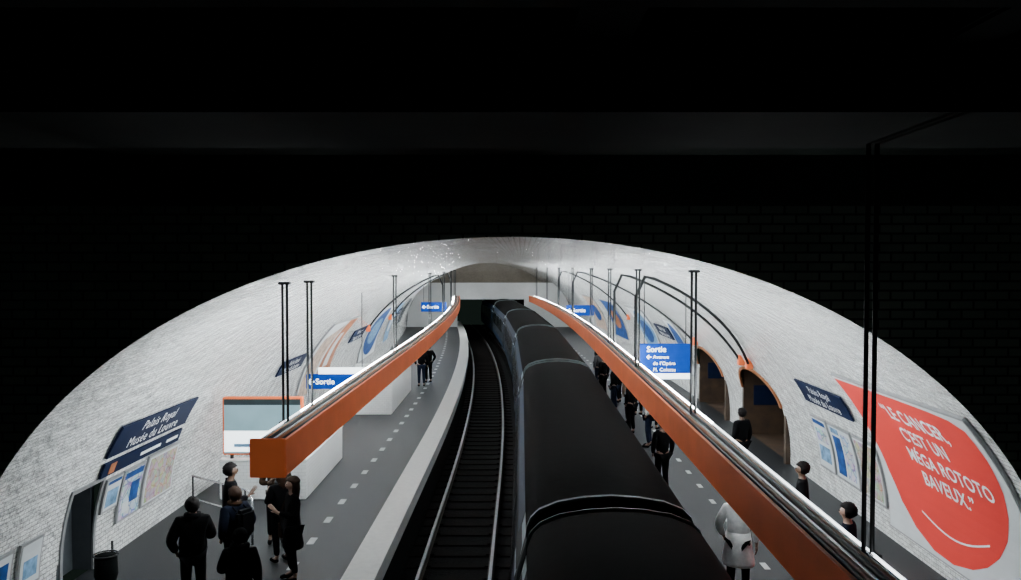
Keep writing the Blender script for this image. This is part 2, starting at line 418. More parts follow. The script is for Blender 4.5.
# ================================================================ TRACKS
def track(sc, lab):
    e = empty('railway_track', (xc(30)+sc, 30, RAIL))
    for g in (-.72, .72):
        w = sweep('rail', [(sc+g-.07, RAIL-.15), (sc+g+.07, RAIL-.15), (sc+g+.07, RAIL-.13), (sc+g+.015, RAIL-.11), (sc+g+.015, RAIL-.04), (sc+g-.015, RAIL-.04), (sc+g-.015, RAIL-.11), (sc+g-.07, RAIL-.13)], 2, 85, M_RAILW)
        reparent(w, e)
        w = sweep('rail_head', [(sc+g-.033, RAIL-.04), (sc+g+.033, RAIL-.04), (sc+g+.03, RAIL), (sc+g-.03, RAIL)], 2, 85, M_RAIL); reparent(w, e)
    y = 12.0; first = None; n = 0
    while y < 70 and n < 90:
        if first is None:
            bm = bmesh.new(); addbox(bm, (-1.1, -.12, -.09), (1.1, .12, .0), bev=.015)
            for g in (-.72, .72): addbox(bm, (g-.15, -.09, 0), (g+.15, .09, .03))
            s = obj('sleeper', bm, M_SLEEP); first = s
        else:
            s = first.copy(); link(s)
        s.location = (xc(y)+sc, y, RAIL-.17); s.parent = None
        s.parent = e; s.matrix_parent_inverse = Matrix.Translation(-Vector(e.location))
        y += .68; n += 1
    top(e, lab, 'track', 'railway tracks')
track(-1.2, 'polished steel rails on dark sleepers beside a platform')
track(1.25, 'steel rails on dark sleepers beneath the train')

# ================================================================ TRAIN
TC = 1.2
HW = [(1.14, -.25), (1.19, .2), (1.2, .85), (1.11, 1.55), (.99, 1.92)]
RF = [(1.0, 1.92), (.985, 2.03), (.94, 2.14), (.84, 2.24), (.62, 2.33), (.32, 2.38), (0, 2.4)]
def carsec(bm, prof, y, c, k=1.0, dz=0):
    return [bm.verts.new((c+s*k, y, h+dz)) for s, h in prof]
def train():
    e = empty('metro_train', (xc(20)+TC, 20, RAIL))
    cars = [(-4.5, 8.9), (9.3, 23.0), (23.4, 37.1), (37.5, 51.2), (51.6, 65.3), (65.7, 79)]
    for ci, (ya, yb) in enumerate(cars):
        ca, cb = xc(max(ya, 0))+TC, xc(yb)+TC
        cen = lambda y: ca+(cb-ca)*(y-ya)/(yb-ya)
        full = [(-s, h) for s, h in HW] + [(s, h) for s, h in HW[::-1]]
        bm = bmesh.new(); rows = []
        ends = [(ya, .95), (ya+.06, .985), (ya+.2, 1)] + [(ya+.2+(yb-ya-.4)*i/6, 1) for i in range(1, 6)] + [(yb-.2, 1), (yb-.06, .985), (yb, .95)]
        for y, k in ends: rows.append(carsec(bm, full, y, cen(y), k))
        for r, q in zip(rows, rows[1:]):
            for i in range(len(full)-1): bm.faces.new((r[i], q[i], q[i+1], r[i+1]))
            bm.faces.new((r[-1], q[-1], q[0], r[0]))
        bm.faces.new(rows[0]); bm.faces.new(rows[-1][::-1])
        bmesh.ops.recalc_face_normals(bm, faces=bm.faces)
        body = obj('train_car', bm, M_CARW); reparent(body, e)
        body['label'] = 'darkened grey-blue carriage body'
        rp = [(-s, h) for s, h in RF] + [(s, h) for s, h in RF[::-1][1:]]
        bm = bmesh.new(); rows = []
        for y, k in ends:
            dz = -(1-k)*1.2
            rows.append(carsec(bm, rp, y, cen(y), k, 0))
            for v in rows[-1]:
                if k < 1 and v.co.z > 2.0: v.co.z += dz
        for r, q in zip(rows, rows[1:]):
            for i in range(len(rp)-1): bm.faces.new((r[i], q[i], q[i+1], r[i+1]))
        bm.faces.new(rows[0]); bm.faces.new(rows[-1][::-1])
        bmesh.ops.recalc_face_normals(bm, faces=bm.faces)
        roof = obj('roof', bm, M_ROOF, None, True); roof.parent = body
        for y0b, y1b in ((ya+.02, ya+.09), (yb-.04, yb-.02)):
            bm = bmesh.new(); rr = []
            for y in (y0b, y1b):
                for k, dz in ((1.006, .012), (.97, -.02)):
                    rr.append([bm.verts.new((cen(y)+s*k, y, h+dz)) for s, h in rp])
            for i in range(len(rp)-1):
                bm.faces.new((rr[0][i], rr[2][i], rr[2][i+1], rr[0][i+1])); bm.faces.new((rr[1][i], rr[0][i], rr[0][i+1], rr[1][i+1])); bm.faces.new((rr[3][i], rr[2][i], rr[2][i+1], rr[3][i+1]))
            bmesh.ops.recalc_face_normals(bm, faces=bm.faces)
            r = obj('end_rim', bm, M_ROOFL); r.parent = body
        L = yb-ya
        for sd in (-1, 1):
            for (p0, p1) in ((ya+.15, ya+1.0), (yb-.6, yb-.15)):
                bm = bmesh.new()
                vs = [bm.verts.new((cen(y)+sd*(w+.008), y, h)) for y, w, h in ((p0, 1.13, 1.4), (p1, 1.13, 1.4), (p1, .992, 1.92), (p0, .992, 1.92))]
                bm.faces.new(vs); o = obj('end_panel', bm, M_CARP); o.parent = body
                bm = bmesh.new()
                vs = [bm.verts.new((cen(y)+sd*(w+.008), y, h)) for y, w, h in ((p0, 1.2, .85), (p1, 1.2, .85), (p1, 1.13, 1.4), (p0, 1.13, 1.4))]
                bm.faces.new(vs); o = obj('end_stripe', bm, M_CARB); o.parent = body
            bm = bmesh.new()
            for h0, h1, w0, w1 in ((1.62, 1.9, 1.087, .997), (-.2, .25, 1.145, 1.191)):
                vs = [bm.verts.new((cen(y)+sd*(w+.006), y, h)) for y, w, h in ((ya+1.1, w0, h0), (yb-.9, w0, h0), (yb-.9, w1, h1), (ya+1.1, w1, h1))]
                bm.faces.new(vs)
            o = obj('blue_band', bm, M_CARB); o.parent = body
            for k in range(4):
                yd = ya + L*(k+.5)/4
                bm = bmesh.new()
                vs = [bm.verts.new((cen(y)+sd*(w+.012), y, h)) for y, w, h in ((yd-.65, 1.2, .0), (yd+.65, 1.2, .0), (yd+.65, 1.11, 1.55), (yd-.65, 1.11, 1.55))]
                bm.faces.new(vs)
                o = obj('door', bm, M_CARB); o.parent = body
                for off in (-.33, .33):
                    bm = bmesh.new()
                    vs = [bm.verts.new((cen(y)+sd*(w+.02), y, h)) for y, w, h in ((yd+off-.22, 1.2, .75), (yd+off+.22, 1.2, .75), (yd+off+.22, 1.12, 1.45), (yd+off-.22, 1.12, 1.45))]
                    bm.faces.new(vs); g = obj('window', bm, M_GLASS); g.parent = body
                if k < 3:
                    yw = ya + L*(k+1)/4
                    bm = bmesh.new()
                    vs = [bm.verts.new((cen(y)+sd*(w+.012), y, h)) for y, w, h in ((yw-.8, 1.2, .75), (yw+.8, 1.2, .75), (yw+.8, 1.12, 1.5), (yw-.8, 1.12, 1.5))]
                    bm.faces.new(vs); g = obj('window', bm, M_GLASS); g.parent = body
        bm = bmesh.new(); addbox(bm, (cen(ya)-.7, ya-.01, .9), (cen(ya)+.7, ya+.01, 1.7)); o = obj('end_window', bm, M_GLASS); o.parent = body
        bm = bmesh.new(); addbox(bm, (cen(ya)-1.0, ya+.6, -.6), (cen(ya)+1.0, yb-.6, -.25))
        o = obj('underframe', bm, M_TRAY); o.parent = body
        for yw in (ya+2, ya+3.6, yb-3.6, yb-2):
            for s in (-.72, .72):
                bm = bmesh.new(); addtube(bm, [(cen(yw)+s-.05, yw, -.63), (cen(yw)+s+.05, yw, -.63)], .42, 16)
                o = obj('wheel', bm, M_RAILW); o.parent = body
    top(e, 'metro train with sooty dark roofs standing at platform', 'train')
train()

# ================================================================ LIGHTING BEAMS
def beam(side, y0, yl, lab):
    I, O = 2.78, 3.2
    if side > 0: I, O = 2.42, 2.82
    S = side
    e = empty('lighting_beam', (xc(30)+S*I, 30, 2.5))
    def add(n, prof, a=y0, b=60, m=M_TRAY, **k):
        o = sweep(n, prof, a, b, m, step=1.2, **k); reparent(o, e); return o
    add('fascia', [(S*I, 2.5), (S*(I+.04), 2.5), (S*(I+.04), 2.95), (S*I, 2.95)], m=M_ORANGE)
    add('body', [(S*(I+.04), 2.5), (S*O, 2.5), (S*O, 2.9), (S*(I+.04), 2.9)], m=M_TRAY)
    for d, r, m, h in ((.1, .018, M_BLK, 2.92), (.15, .02, M_REDC, 2.924), (.2, .018, M_SILV, 2.922), (.255, .026, M_BLK, 2.93), (.305, .02, M_REDC, 2.924), (.35, .018, M_SILV, 2.92)):
        add('conduit', circ(S*(I+d), h, r), m=m, smooth=True, caps=True)
    add('light_line', circ(S*(O-.01), 2.925, .012), m=M_SLIM, a=yl+.8, smooth=True)  # added glowing strip imitating the conduit's highlight, also brightens the vault
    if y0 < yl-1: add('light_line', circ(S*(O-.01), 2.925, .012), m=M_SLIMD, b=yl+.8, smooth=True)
    add('lamp_housing', [(S*(O+.0), 2.70), (S*(O+.1), 2.70), (S*(O+.1), 2.74), (S*(O), 2.74)], a=yl, m=M_SILV)
    y = yl
    while y < 59:
        o = add('lamp_or_fill_tube', circ(S*(O+.07), 2.8, .022, 8), a=y+.05, b=min(y+4.9, 60), m=M_TUBE, smooth=True); y += 5.0
    o = tube('lamp_or_fill_tube', [(xc(60)+S*(I+.02), 60.15, 2.8), (xc(60)+S*(O-.02), 60.15, 2.8)], .03, M_TUBE2); reparent(o, e)  # added short tube hidden behind the beam end, brightens the end wall
    bm = bmesh.new(); c = xc(y0)
    addbox(bm, (c+min(S*I, S*(O+.03)), y0-.04, 2.48), (c+max(S*I, S*(O+.03)), y0, 2.97), bev=.01)
    o = obj('end_cap', bm, M_ORANGE); reparent(o, e)
    top(e, lab, 'light fixture', 'suspended lighting beams')
beam(-1, 9.9, 11.2, 'suspended orange lighting beam with conduits, blunt near end')
beam(1, 3.5, 10.25, 'long suspended orange lighting beam with silver conduits')

def post(s, y, ht, lab, plate=True):
    e = empty('support_post', (xc(y)+s, y, 2.9))
    x = xc(y)+s
    for d in (-.032, .032):
        o = tube('rod', [(x+d, y, 2.92), (x+d, y, ht)], .019, M_POST); reparent(o, e)
    if plate:
        bm = bmesh.new()
        addbox(bm, (x-.08, y-.06, ht-.04), (x+.08, y+.06, ht+.0), bev=.01)
        o = obj('bracket', bm, M_POST); reparent(o, e)
    bm = bmesh.new(); addbox(bm, (x-.08, y-.06, 2.9), (x+.08, y+.06, 2.93)); o = obj('foot_plate', bm, M_POST); reparent(o, e)
    top(e, lab, 'post', 'black twin-rod hangers')
for y in (11.2, 12.5, 20.6, 29.0, 36, 43, 50, 57):
    post(-3.17 if y < 15 else -3.12, y, hv(3.26)-.01, 'black twin-rod steel post hanging lighting beam from vault')
post(2.78, 6.02, 6.02, 'tall black twin-rod post hanging from dark concrete beam', False)
for y in (11.75, 17.4, 23, 28.5, 36, 43, 50, 57):
    post(2.68, y, hv(2.78)-.01, 'black twin-rod steel post hanging lighting beam from vault')

def archpipe(side, ya, yb, hend, lab):
    s0 = 3.12 if side < 0 else 2.75
    pts = [Vector((xc(ya)+side*s0, ya, 2.97)), Vector((xc(ya)+side*s0, ya, hv(s0)-.65))]
    t0 = math.acos((s0+.23)/A); t1 = math.asin((hend-HS)/B); n = 18
    for i in range(n+1):
        f = i/n; t = t0+(t1-t0)*f; y = ya+(yb-ya)*f
        p = wallP(side, y, HS+B*math.sin(t), .09)
        if i == 0: p.z -= .04
        pts.append(p)
    o = tube('cable_duct', pts, .04, M_POST)
    bm = bmesh.new(); p = pts[-1]; addbox(bm, (p.x-.08, p.y-.1, p.z-.1), (p.x+.1, p.y+.1, p.z+.2), bev=.02)
    c = obj('junction_box', bm, M_ORANGE, o)
    top(o, lab, 'pipe', 'vault cable ducts')
for s, a, b, h in ((1, 18.2, 21.9, 2.45), (1, 22.4, 22.7, 2.45), (1, 36.5, 28.5, 2.45), (1, 44, 43, 2.4), (-1, 35.3, 35.2, 2.4), (-1, 43.4, 43, 2.4)):
    archpipe(s, a, b, h, 'black curved cable duct along white vault, orange end box')

# ================================================================ SIGNS
def nameplate(side, ya, yb, h0, h1, sub=True, big=.2):
    yc, hc = (ya+yb)/2, (h0+h1)/2
    b = to_wall('station_nameplate', frect(yb-ya, h1-h0, .04), side, yc, hc, .07, M_NAVY)
    wtext('Palais Royal', big, side, yc, hc+(h1-h0)*.23, .078, M_WHITE, b, spacing=1.12)
    wtext('Musée du Louvre', big, side, yc, hc-(h1-h0)*.23, .078, M_WHITE, b, spacing=1.12)
    top(b, 'navy enamel station name plate with white lettering', 'sign', 'station name plates')
nameplate(-1, 13.05, 16.1, 1.97, 2.5, big=.25)
b = to_wall('direction_plate', frect(3.0, .25, .04), -1, 14.6, 1.74, .07, M_NAVY)
to_wall('route_mark', frect(.8, .06, .004, .2, 0), -1, 14.6, 1.74, .078, M_WHITE, b)
to_wall('route_mark', frect(.2, .18, .004, -1.2, 0), -1, 14.6, 1.74, .078, M_PORG, b)
to_wall('route_mark', frect(.5, .06, .004, 1.1, 0), -1, 14.6, 1.74, .078, M_WHITE, b)
top(b, 'narrow navy direction plate beneath the name plate', 'sign')
nameplate(1, 15.45, 18.05, 2.12, 2.6, big=.22)
nameplate(-1, 21.9, 24.4, 2.1, 2.5, big=.2)
nameplate(-1, 31.6, 34.6, 2.1, 2.6, big=.24)
nameplate(1, 33, 36, 2.1, 2.6, big=.24)
nameplate(-1, 47, 50, 2.1, 2.6, big=.24)

def smallposter(side, ya, yb, h0, h1, sheet, blocks, lab, grp='notice posters'):
    yc, hc = (ya+yb)/2, (h0+h1)/2; w, h = yb-ya, h1-h0
    b = to_wall('poster', frect(w, h, .04), side, yc, hc, .06, M_FRAME)
    to_wall('sheet', frect(w-.08, h-.08, .004), side, yc, hc, .066, sheet, b)
    for (u, v, ww, hh, m) in blocks:
        to_wall('printed_block', frect(ww*w, hh*h, .003, (u-.5)*w, (v-.5)*h), side, yc, hc, .071, m, b)
    top(b, lab, 'poster', grp)
smallposter(-1, 13.45, 14.0, .9, 1.5, M_PAPER, [(.5, .88, .8, .1, M_PBLUE), (.5, .4, .7, .5, M_PLBLUE)], 'framed pale notice with blue blocks')
smallposter(-1, 14.05, 14.85, .55, 1.5, M_MAP2, [(.5, .88, .85, .12, M_PBLUE), (.3, .25, .3, .2, M_PAPER), (.65, .5, .4, .4, M_PBLUE)], 'framed blue network map')
smallposter(-1, 14.95, 16.3, .55, 1.55, M_PAPER, [(.5, .5, .85, .85, M_MAP)], 'framed tan street map')
smallposter(1, 17.4, 18.3, .55, 1.75, M_PAPER, [(.5, .3, .7, .3, M_PLBLUE), (.5, .9, .8, .08, M_PBLUE), (.5, .65, .7, .25, M_MAP2)], 'framed pale notice with blue blocks')
smallposter(1, 16.1, 17.3, .55, 1.75, M_PAPER, [(.3, .45, .35, .7, M_PBLUE), (.72, .5, .35, .8, M_MAP2), (.3, .9, .35, .1, M_PLBLUE)], 'framed blue and white timetable')
smallposter(1, 14.95, 16.0, .55, 1.75, M_PAPER, [(.5, .5, .85, .88, M_MAP)], 'framed tan neighbourhood map')
smallposter(-1, 10.55, 11.1, .45, 1.15, M_PAPER, [(.5, .6, .6, .4, M_PBLUE)], 'small pale wall notice with blue block')
smallposter(-1, 11.25, 11.8, .45, 1.15, M_PAPER, [(.5, .4, .6, .4, M_PLBLUE)], 'small pale wall notice with blue block')

def bigposter(side, ya, yb, h0, h1, sheet, shapes, lab, fr=.06):
    yc, hc = (ya+yb)/2, (h0+h1)/2; w, h = yb-ya, h1-h0
    b = to_wall('billboard', frect(w+fr, h+fr, .05), side, yc, hc, .06, M_FRAME)
    to_wall('sheet', frect(w, h, .004), side, yc, hc, .067, sheet, b)
    for i, (pts, m) in enumerate(shapes):
        to_wall('printed_shape', fpoly([((u-.5)*w, (v-.5)*h) for u, v in pts]), side, yc, hc, .071+.003*i, m, b)
    return top(b, lab, 'poster', 'large billboards')
PY0, PY1, PH0, PH1 = 10.4, 14.8, .3, 3.12
def zz(z, h): return ((PY1-z)/(PY1-PY0), (h-PH0)/(PH1-PH0))
bub = [zz(*p) for p in ((14.75, 3.09), (14.0, 3.09), (13.2, 3.09), (12.2, 3.09), (11.4, 3.08), (10.85, 3.05), (10.58, 2.95), (10.54, 2.55), (10.62, 2.1), (10.78, 1.7), (11.0, 1.3), (11.3, .95), (11.65, .68), (12.05, .49), (12.6, .36), (13.2, .38), (13.8, .58), (14.25, .92), (14.53, 1.4), (14.68, 2.0), (14.75, 2.5))]
bp = bigposter(1, PY0, PY1, PH0, PH1, M_PAPER, [(bub, M_RED)], 'white billboard with red speech bubble and white slogan')
for i, (t, sz, z) in enumerate((('“LE CANCER,', .33, 13.3), ("C'EST UN", .33, 13.15), ('MÉGA ROTOTO', .33, 13.3), ('BAVEUX.”', .34, 13.1))):
    wtext(t, sz, 1, z, 2.76-.37*i, .08, M_WHITE, bp, bold=.016, spacing=1.02, rot=-.03, xs=.98, align='LEFT')
ln = []
for k in range(13):
    t = k/12; ln.append((13.5-2.0*t, .95-.22*math.sin(math.pi*t)+.1*t))
lp = [((PY0+PY1)/2 - z, h-(PH0+PH1)/2) for z, h in ln]; lp2 = [(a, b+.03) for a, b in lp][::-1]
to_wall('printed_line', fpoly(lp+lp2), 1, (PY0+PY1)/2, (PH0+PH1)/2, .078, M_WHITE, bp)

bigposter(-1, 25.3, 29.4, .9, 3.3, M_PAPER, [([(.0, .0), (.35, .0), (.55, .95), (.1, .8)], M_PTAN), ([(.45, .0), (1, .1), (.95, 1), (.6, 1)], M_PORG), ([(.62, .3), (.8, .3), (.8, .8), (.66, .8)], M_PAPER)], 'billboard with copper and tan shapes')
circp = [(.5+.46*math.cos(2*math.pi*i/24), .5+.46*math.sin(2*math.pi*i/24)) for i in range(24)]
circ2 = [(.5+.3*math.cos(2*math.pi*i/24), .5+.25*math.sin(2*math.pi*i/24)) for i in range(24)]
bigposter(-1, 36.0, 41, .8, 3.3, M_PAPER, [(circp, M_PBLUE), (circ2, M_PLBLUE)], 'billboard with big blue disc')
bigposter(1, 31.0, 32.6, .9, 3.0, M_PAPER, [(circp, M_PBLUE)], 'billboard with blue disc')
bigposter(1, 37.0, 41, .9, 3.1, M_PAPER, [(circp, M_PLBLUE), (circ2, M_PBLUE)], 'billboard with blue disc')
bigposter(-1, 44.5, 46.8, .9, 3.1, M_PLBLUE, [(circ2, M_PAPER)], 'pale blue billboard with white disc')
bigposter(1, 46, 50, .9, 3.1, M_PBLUE, [(circ2, M_PORG)], 'blue billboard with copper disc')
bigposter(1, 53, 57, .9, 3.1, M_PTAN, [(circ2, M_PBLUE)], 'tan billboard with blue disc')

def exit_sign(s, y, z0, z1, w, lines, lab, sz, wtop=0, tx=.18):
    x = xc(y)+s
    b = box('exit_sign', (x-w/2, y-.06, z0), (x+w/2, y+.06, z1), M_BLUE, bev=.015)
    hc = (z0+z1)/2; xl = x-w/2
    many = len(lines) > 1
    ftext(lines[0], sz, xl+(tx if many else sz*1.25), y-.075, (z1-sz*.7) if many else hc, M_WLIT, b, align='LEFT', bold=.01)
    for i, l in enumerate(lines[1:]):
        ftext(l, sz*.62, xl+tx+sz*.8, y-.075, z1-sz*1.65-i*sz*.8, M_WLIT, b, align='LEFT', bold=0, spacing=1.05)
    a = .6 if many else .9
    bm = fpoly([(p[0]*sz*a, p[1]*sz*a) for p in ARROW])
    hy = hc if not many else z1-sz*1.65
    for v in bm.verts: v.co = Vector((xl+(tx+sz*.28 if many else sz*.65)+v.co.x, y-.075, hy+v.co.y))
    obj('arrow', bm, M_WLIT, b)
    if wtop: box('lit_panel', (x-w/2+.35, y-.07, z1+.01), (x+w/2, y+.05, z1+wtop), M_WLIT, b)
    if many: box('lit_strip', (x-w*.44, y-.07, z0+.02), (x+w*.48, y-.055, z0+.16), M_WLIT, b)
    for d in (-w*.4, w*.4):
        tube('hanger', [(x+d, y, z1-.02), (x+d, y, hv(abs(s+d))-.03)], .012, M_POST, b)
    return top(b, lab, 'sign', 'lit exit signs')
exit_sign(-5.05, 22.5, 1.66, 2.08, 1.75, ['Sortie'], 'lit blue exit sign with white arrow and white panel', .22, wtop=.18)
exit_sign(3.74, 20.0, 2.28, 3.18, 1.3, ['Sortie', 'Avenue', "de l'Opéra", 'Pl. Colette'], 'lit blue exit sign with several text lines', .2)
exit_sign(-4.4, 50.0, 2.3, 2.9, 1.6, ['Sortie'], 'small lit blue exit sign', .3)
exit_sign(4.2, 46.0, 2.3, 2.9, 1.6, ['Sortie'], 'small lit blue exit sign', .3)

# ================================================================ KIOSKS / STAIR ENCLOSURES
def enclosure(x0, x1, y0, y1, h, lab):
    bm = bmesh.new(); t = .18
    c = xc((y0+y1)/2); x0 += c; x1 += c
    addbox(bm, (x0, y0, 0), (x1, y0+t, h), bev=.02); addbox(bm, (x1-t, y0+t, 0), (x1, y1, h), bev=.02)
    addbox(bm, (x0, y1-t, 0), (x1-t, y1, h), bev=.02)
    uvbox(bm)
    o = obj('stair_parapet', bm, M_BTILE)
    cp = bmesh.new(); addbox(cp, (x0, y0-.02, h), (x1+.02, y0+t+.02, h+.04), bev=.01); addbox(cp, (x1-t-.02, y0+t, h), (x1+.02, y1+.02, h+.04), bev=.01)
    obj('coping', cp, M_EDGE, o)
    st = bmesh.new()
    n = 7
    for i in range(n):
        addbox(st, (x0, y0+t+.02+i*.3, 0.0), (x1-t-.02, y0+t+.02+(i+1)*.3, .02+.1*(n-i)))
    obj('stair_treads', st, M_ASPH, o)
    return top(o, lab, 'parapet', 'tiled stair parapets')
enclosure(-6.5, -4.6, 17.4, 21.2, .85, 'white tiled low parapet around platform stairs')
enclosure(-6.6, -4.3, 27.5, 33, 1.1, 'white tiled low parapet around platform stairs')
def adscreen(x0, x1, y, z0, z1, zl, lab):
    c = xc(y); x0 += c; x1 += c; H = z1-z0
    bm = bmesh.new(); t = .04
    addbox(bm, (x0, y, z0), (x1, y+.16, z1), bev=.015)
    b = obj('advertising_screen', bm, M_ORANGE)
    box('screen', (x0+t, y-.008, z0+t), (x1-t, y+.01, z1-t), M_SCREEN, b)
    box('header_band', (x0+t, y-.012, z1-t-.1*H), (x1-t, y-.002, z1-t), M_SCRD, b)
    box('lit_band', (x0+t, y-.014, z0+.06*H), (x1-t, y-.002, z0+.42*H), M_WLIT, b)
    box('printed_mark', (x0+.25, y-.018, z0+.14*H), (x0+.6, y-.015, z0+.2*H), M_PLBLUE, b)
    for xx in (x0+.15, x1-.2): box('leg', (xx, y+.04, zl), (xx+.06, y+.12, z0+.02), M_POST, b)
    return top(b, lab, 'screen')
adscreen(-6.4, -4.65, 17.42, .98, 2.25, .89, 'grey-teal advertising screen with glowing lower band in orange frame')
adscreen(-5.9, -4.6, 27.55, 1.22, 1.6, 1.14, 'small backlit panel in thin orange frame')

def handrail():
    e = empty('stair_railing', (xc(15)-5.4, 15, 0)); x = xc(15)
    P = [(x-6.3, 15.6, 1.0), (x-5.9, 15.3, 1.0), (x-4.9, 14.6, 1.0), (x-4.75, 14.4, .9), (x-4.75, 14.4, .05)]
    reparent(tube('handrail', P, .022, M_SILV), e)
    P2 = [(x-6.3, 15.6, .55), (x-4.78, 14.5, .55)]
    reparent(tube('mid_rail', P2, .016, M_SILV), e)
    for q in ((x-6.3, 15.6), (x-5.5, 15.02), (x-4.95, 14.63)):
        reparent(tube('baluster', [(q[0], q[1], 0), (q[0], q[1], 1.0)], .02, M_POST), e)
    top(e, 'curved steel handrail on posts around stairs', 'railing')
handrail()
def bin_():
    x, y = xc(12)-6.2, 12.1
    bm = bmesh.new(); addtube(bm, [(x, y, .15), (x, y, .4), (x, y, .7)], [.1, .17, .16], 16)
    b = obj('litter_bin', bm, mat('bin_bag', (.003, .004, .004), .95, bump=.3, spec=.05), None, True)
    bm = bmesh.new()
    n = 20; addtube(bm, [(x+.175*math.cos(2*math.pi*i/n), y+.175*math.sin(2*math.pi*i/n), .71) for i in range(n+1)], .012, 6)
    obj('hoop', bm, M_POST, b, True)
    tube('stand', [(x, y+.2, 0), (x, y+.2, .85)], .02, M_POST, b)
    tube('base', [(x, y+.1, 0), (x, y+.1, .03)], .18, M_POST, b, 16)
    top(b, 'litter bin with dark bag hanging from a steel hoop', 'bin')
bin_()
b = to_wall('louvre_panel', frect(2.0, 1.6, .05), -1, 53.5, 2.2, .06, M_DOORG)
for k in range(7): to_wall('slat', frect(1.8, .08, .03, 0, -.66+k*.22), -1, 53.5, 2.2, .1, M_POST, b)
top(b, 'dark slatted ventilation panel on tiled vault', 'vent')

e = empty('gallery_fill_lamp', (xc(70), 68.6, 3.2))  # added lamp, out of view, brightening the gallery's back wall
o = tube('lamp_or_fill_tube', [(xc(69)-4, 68.6, 3.3), (xc(69)+4, 68.6, 3.3)], .02, M_TUBE3); reparent(o, e)
o = box('lamp_housing', (xc(69)-4.1, 68.32, 3.2), (xc(69)+4.1, 68.55, 3.27), M_SILV); reparent(o, e)
top(e, 'added fill lamp hidden behind the end gallery parapet', 'light fixture')

# ================================================================ PEOPLE
SKIN = mat('skin_light', (.26, .15, .11), .5, var=.05)
SKIN2 = mat('skin_brown', (.1, .055, .035), .5, var=.05)
def cloth(name, c): return mat('cloth_'+name, c, .95, nscale=12, var=.2, bump=.1, spec=.04)
C_BLK = cloth('black', (.003, .003, .0035)); C_NAVY = cloth('navy', (.004, .0055, .011)); C_GRY = cloth('grey', (.05, .05, .055))
C_WHT = cloth('white', (.94, .95, .96)); C_BRN = cloth('brown', (.024, .014, .009)); C_TAN = cloth('tan', (.16, .11, .08))
C_DEN = cloth('denim', (.009, .013, .026)); C_RED = cloth('maroon', (.08, .013, .013))
H_BLK = mat('hair_black', (.005, .004, .004), .7, spec=.1); H_BRN = mat('hair_brown', (.024, .012, .007), .7, spec=.15)
M_EYE = mat('eye_dark', (.01, .01, .01), .2); M_LIP = mat('lips', (.2, .07, .06), .5)

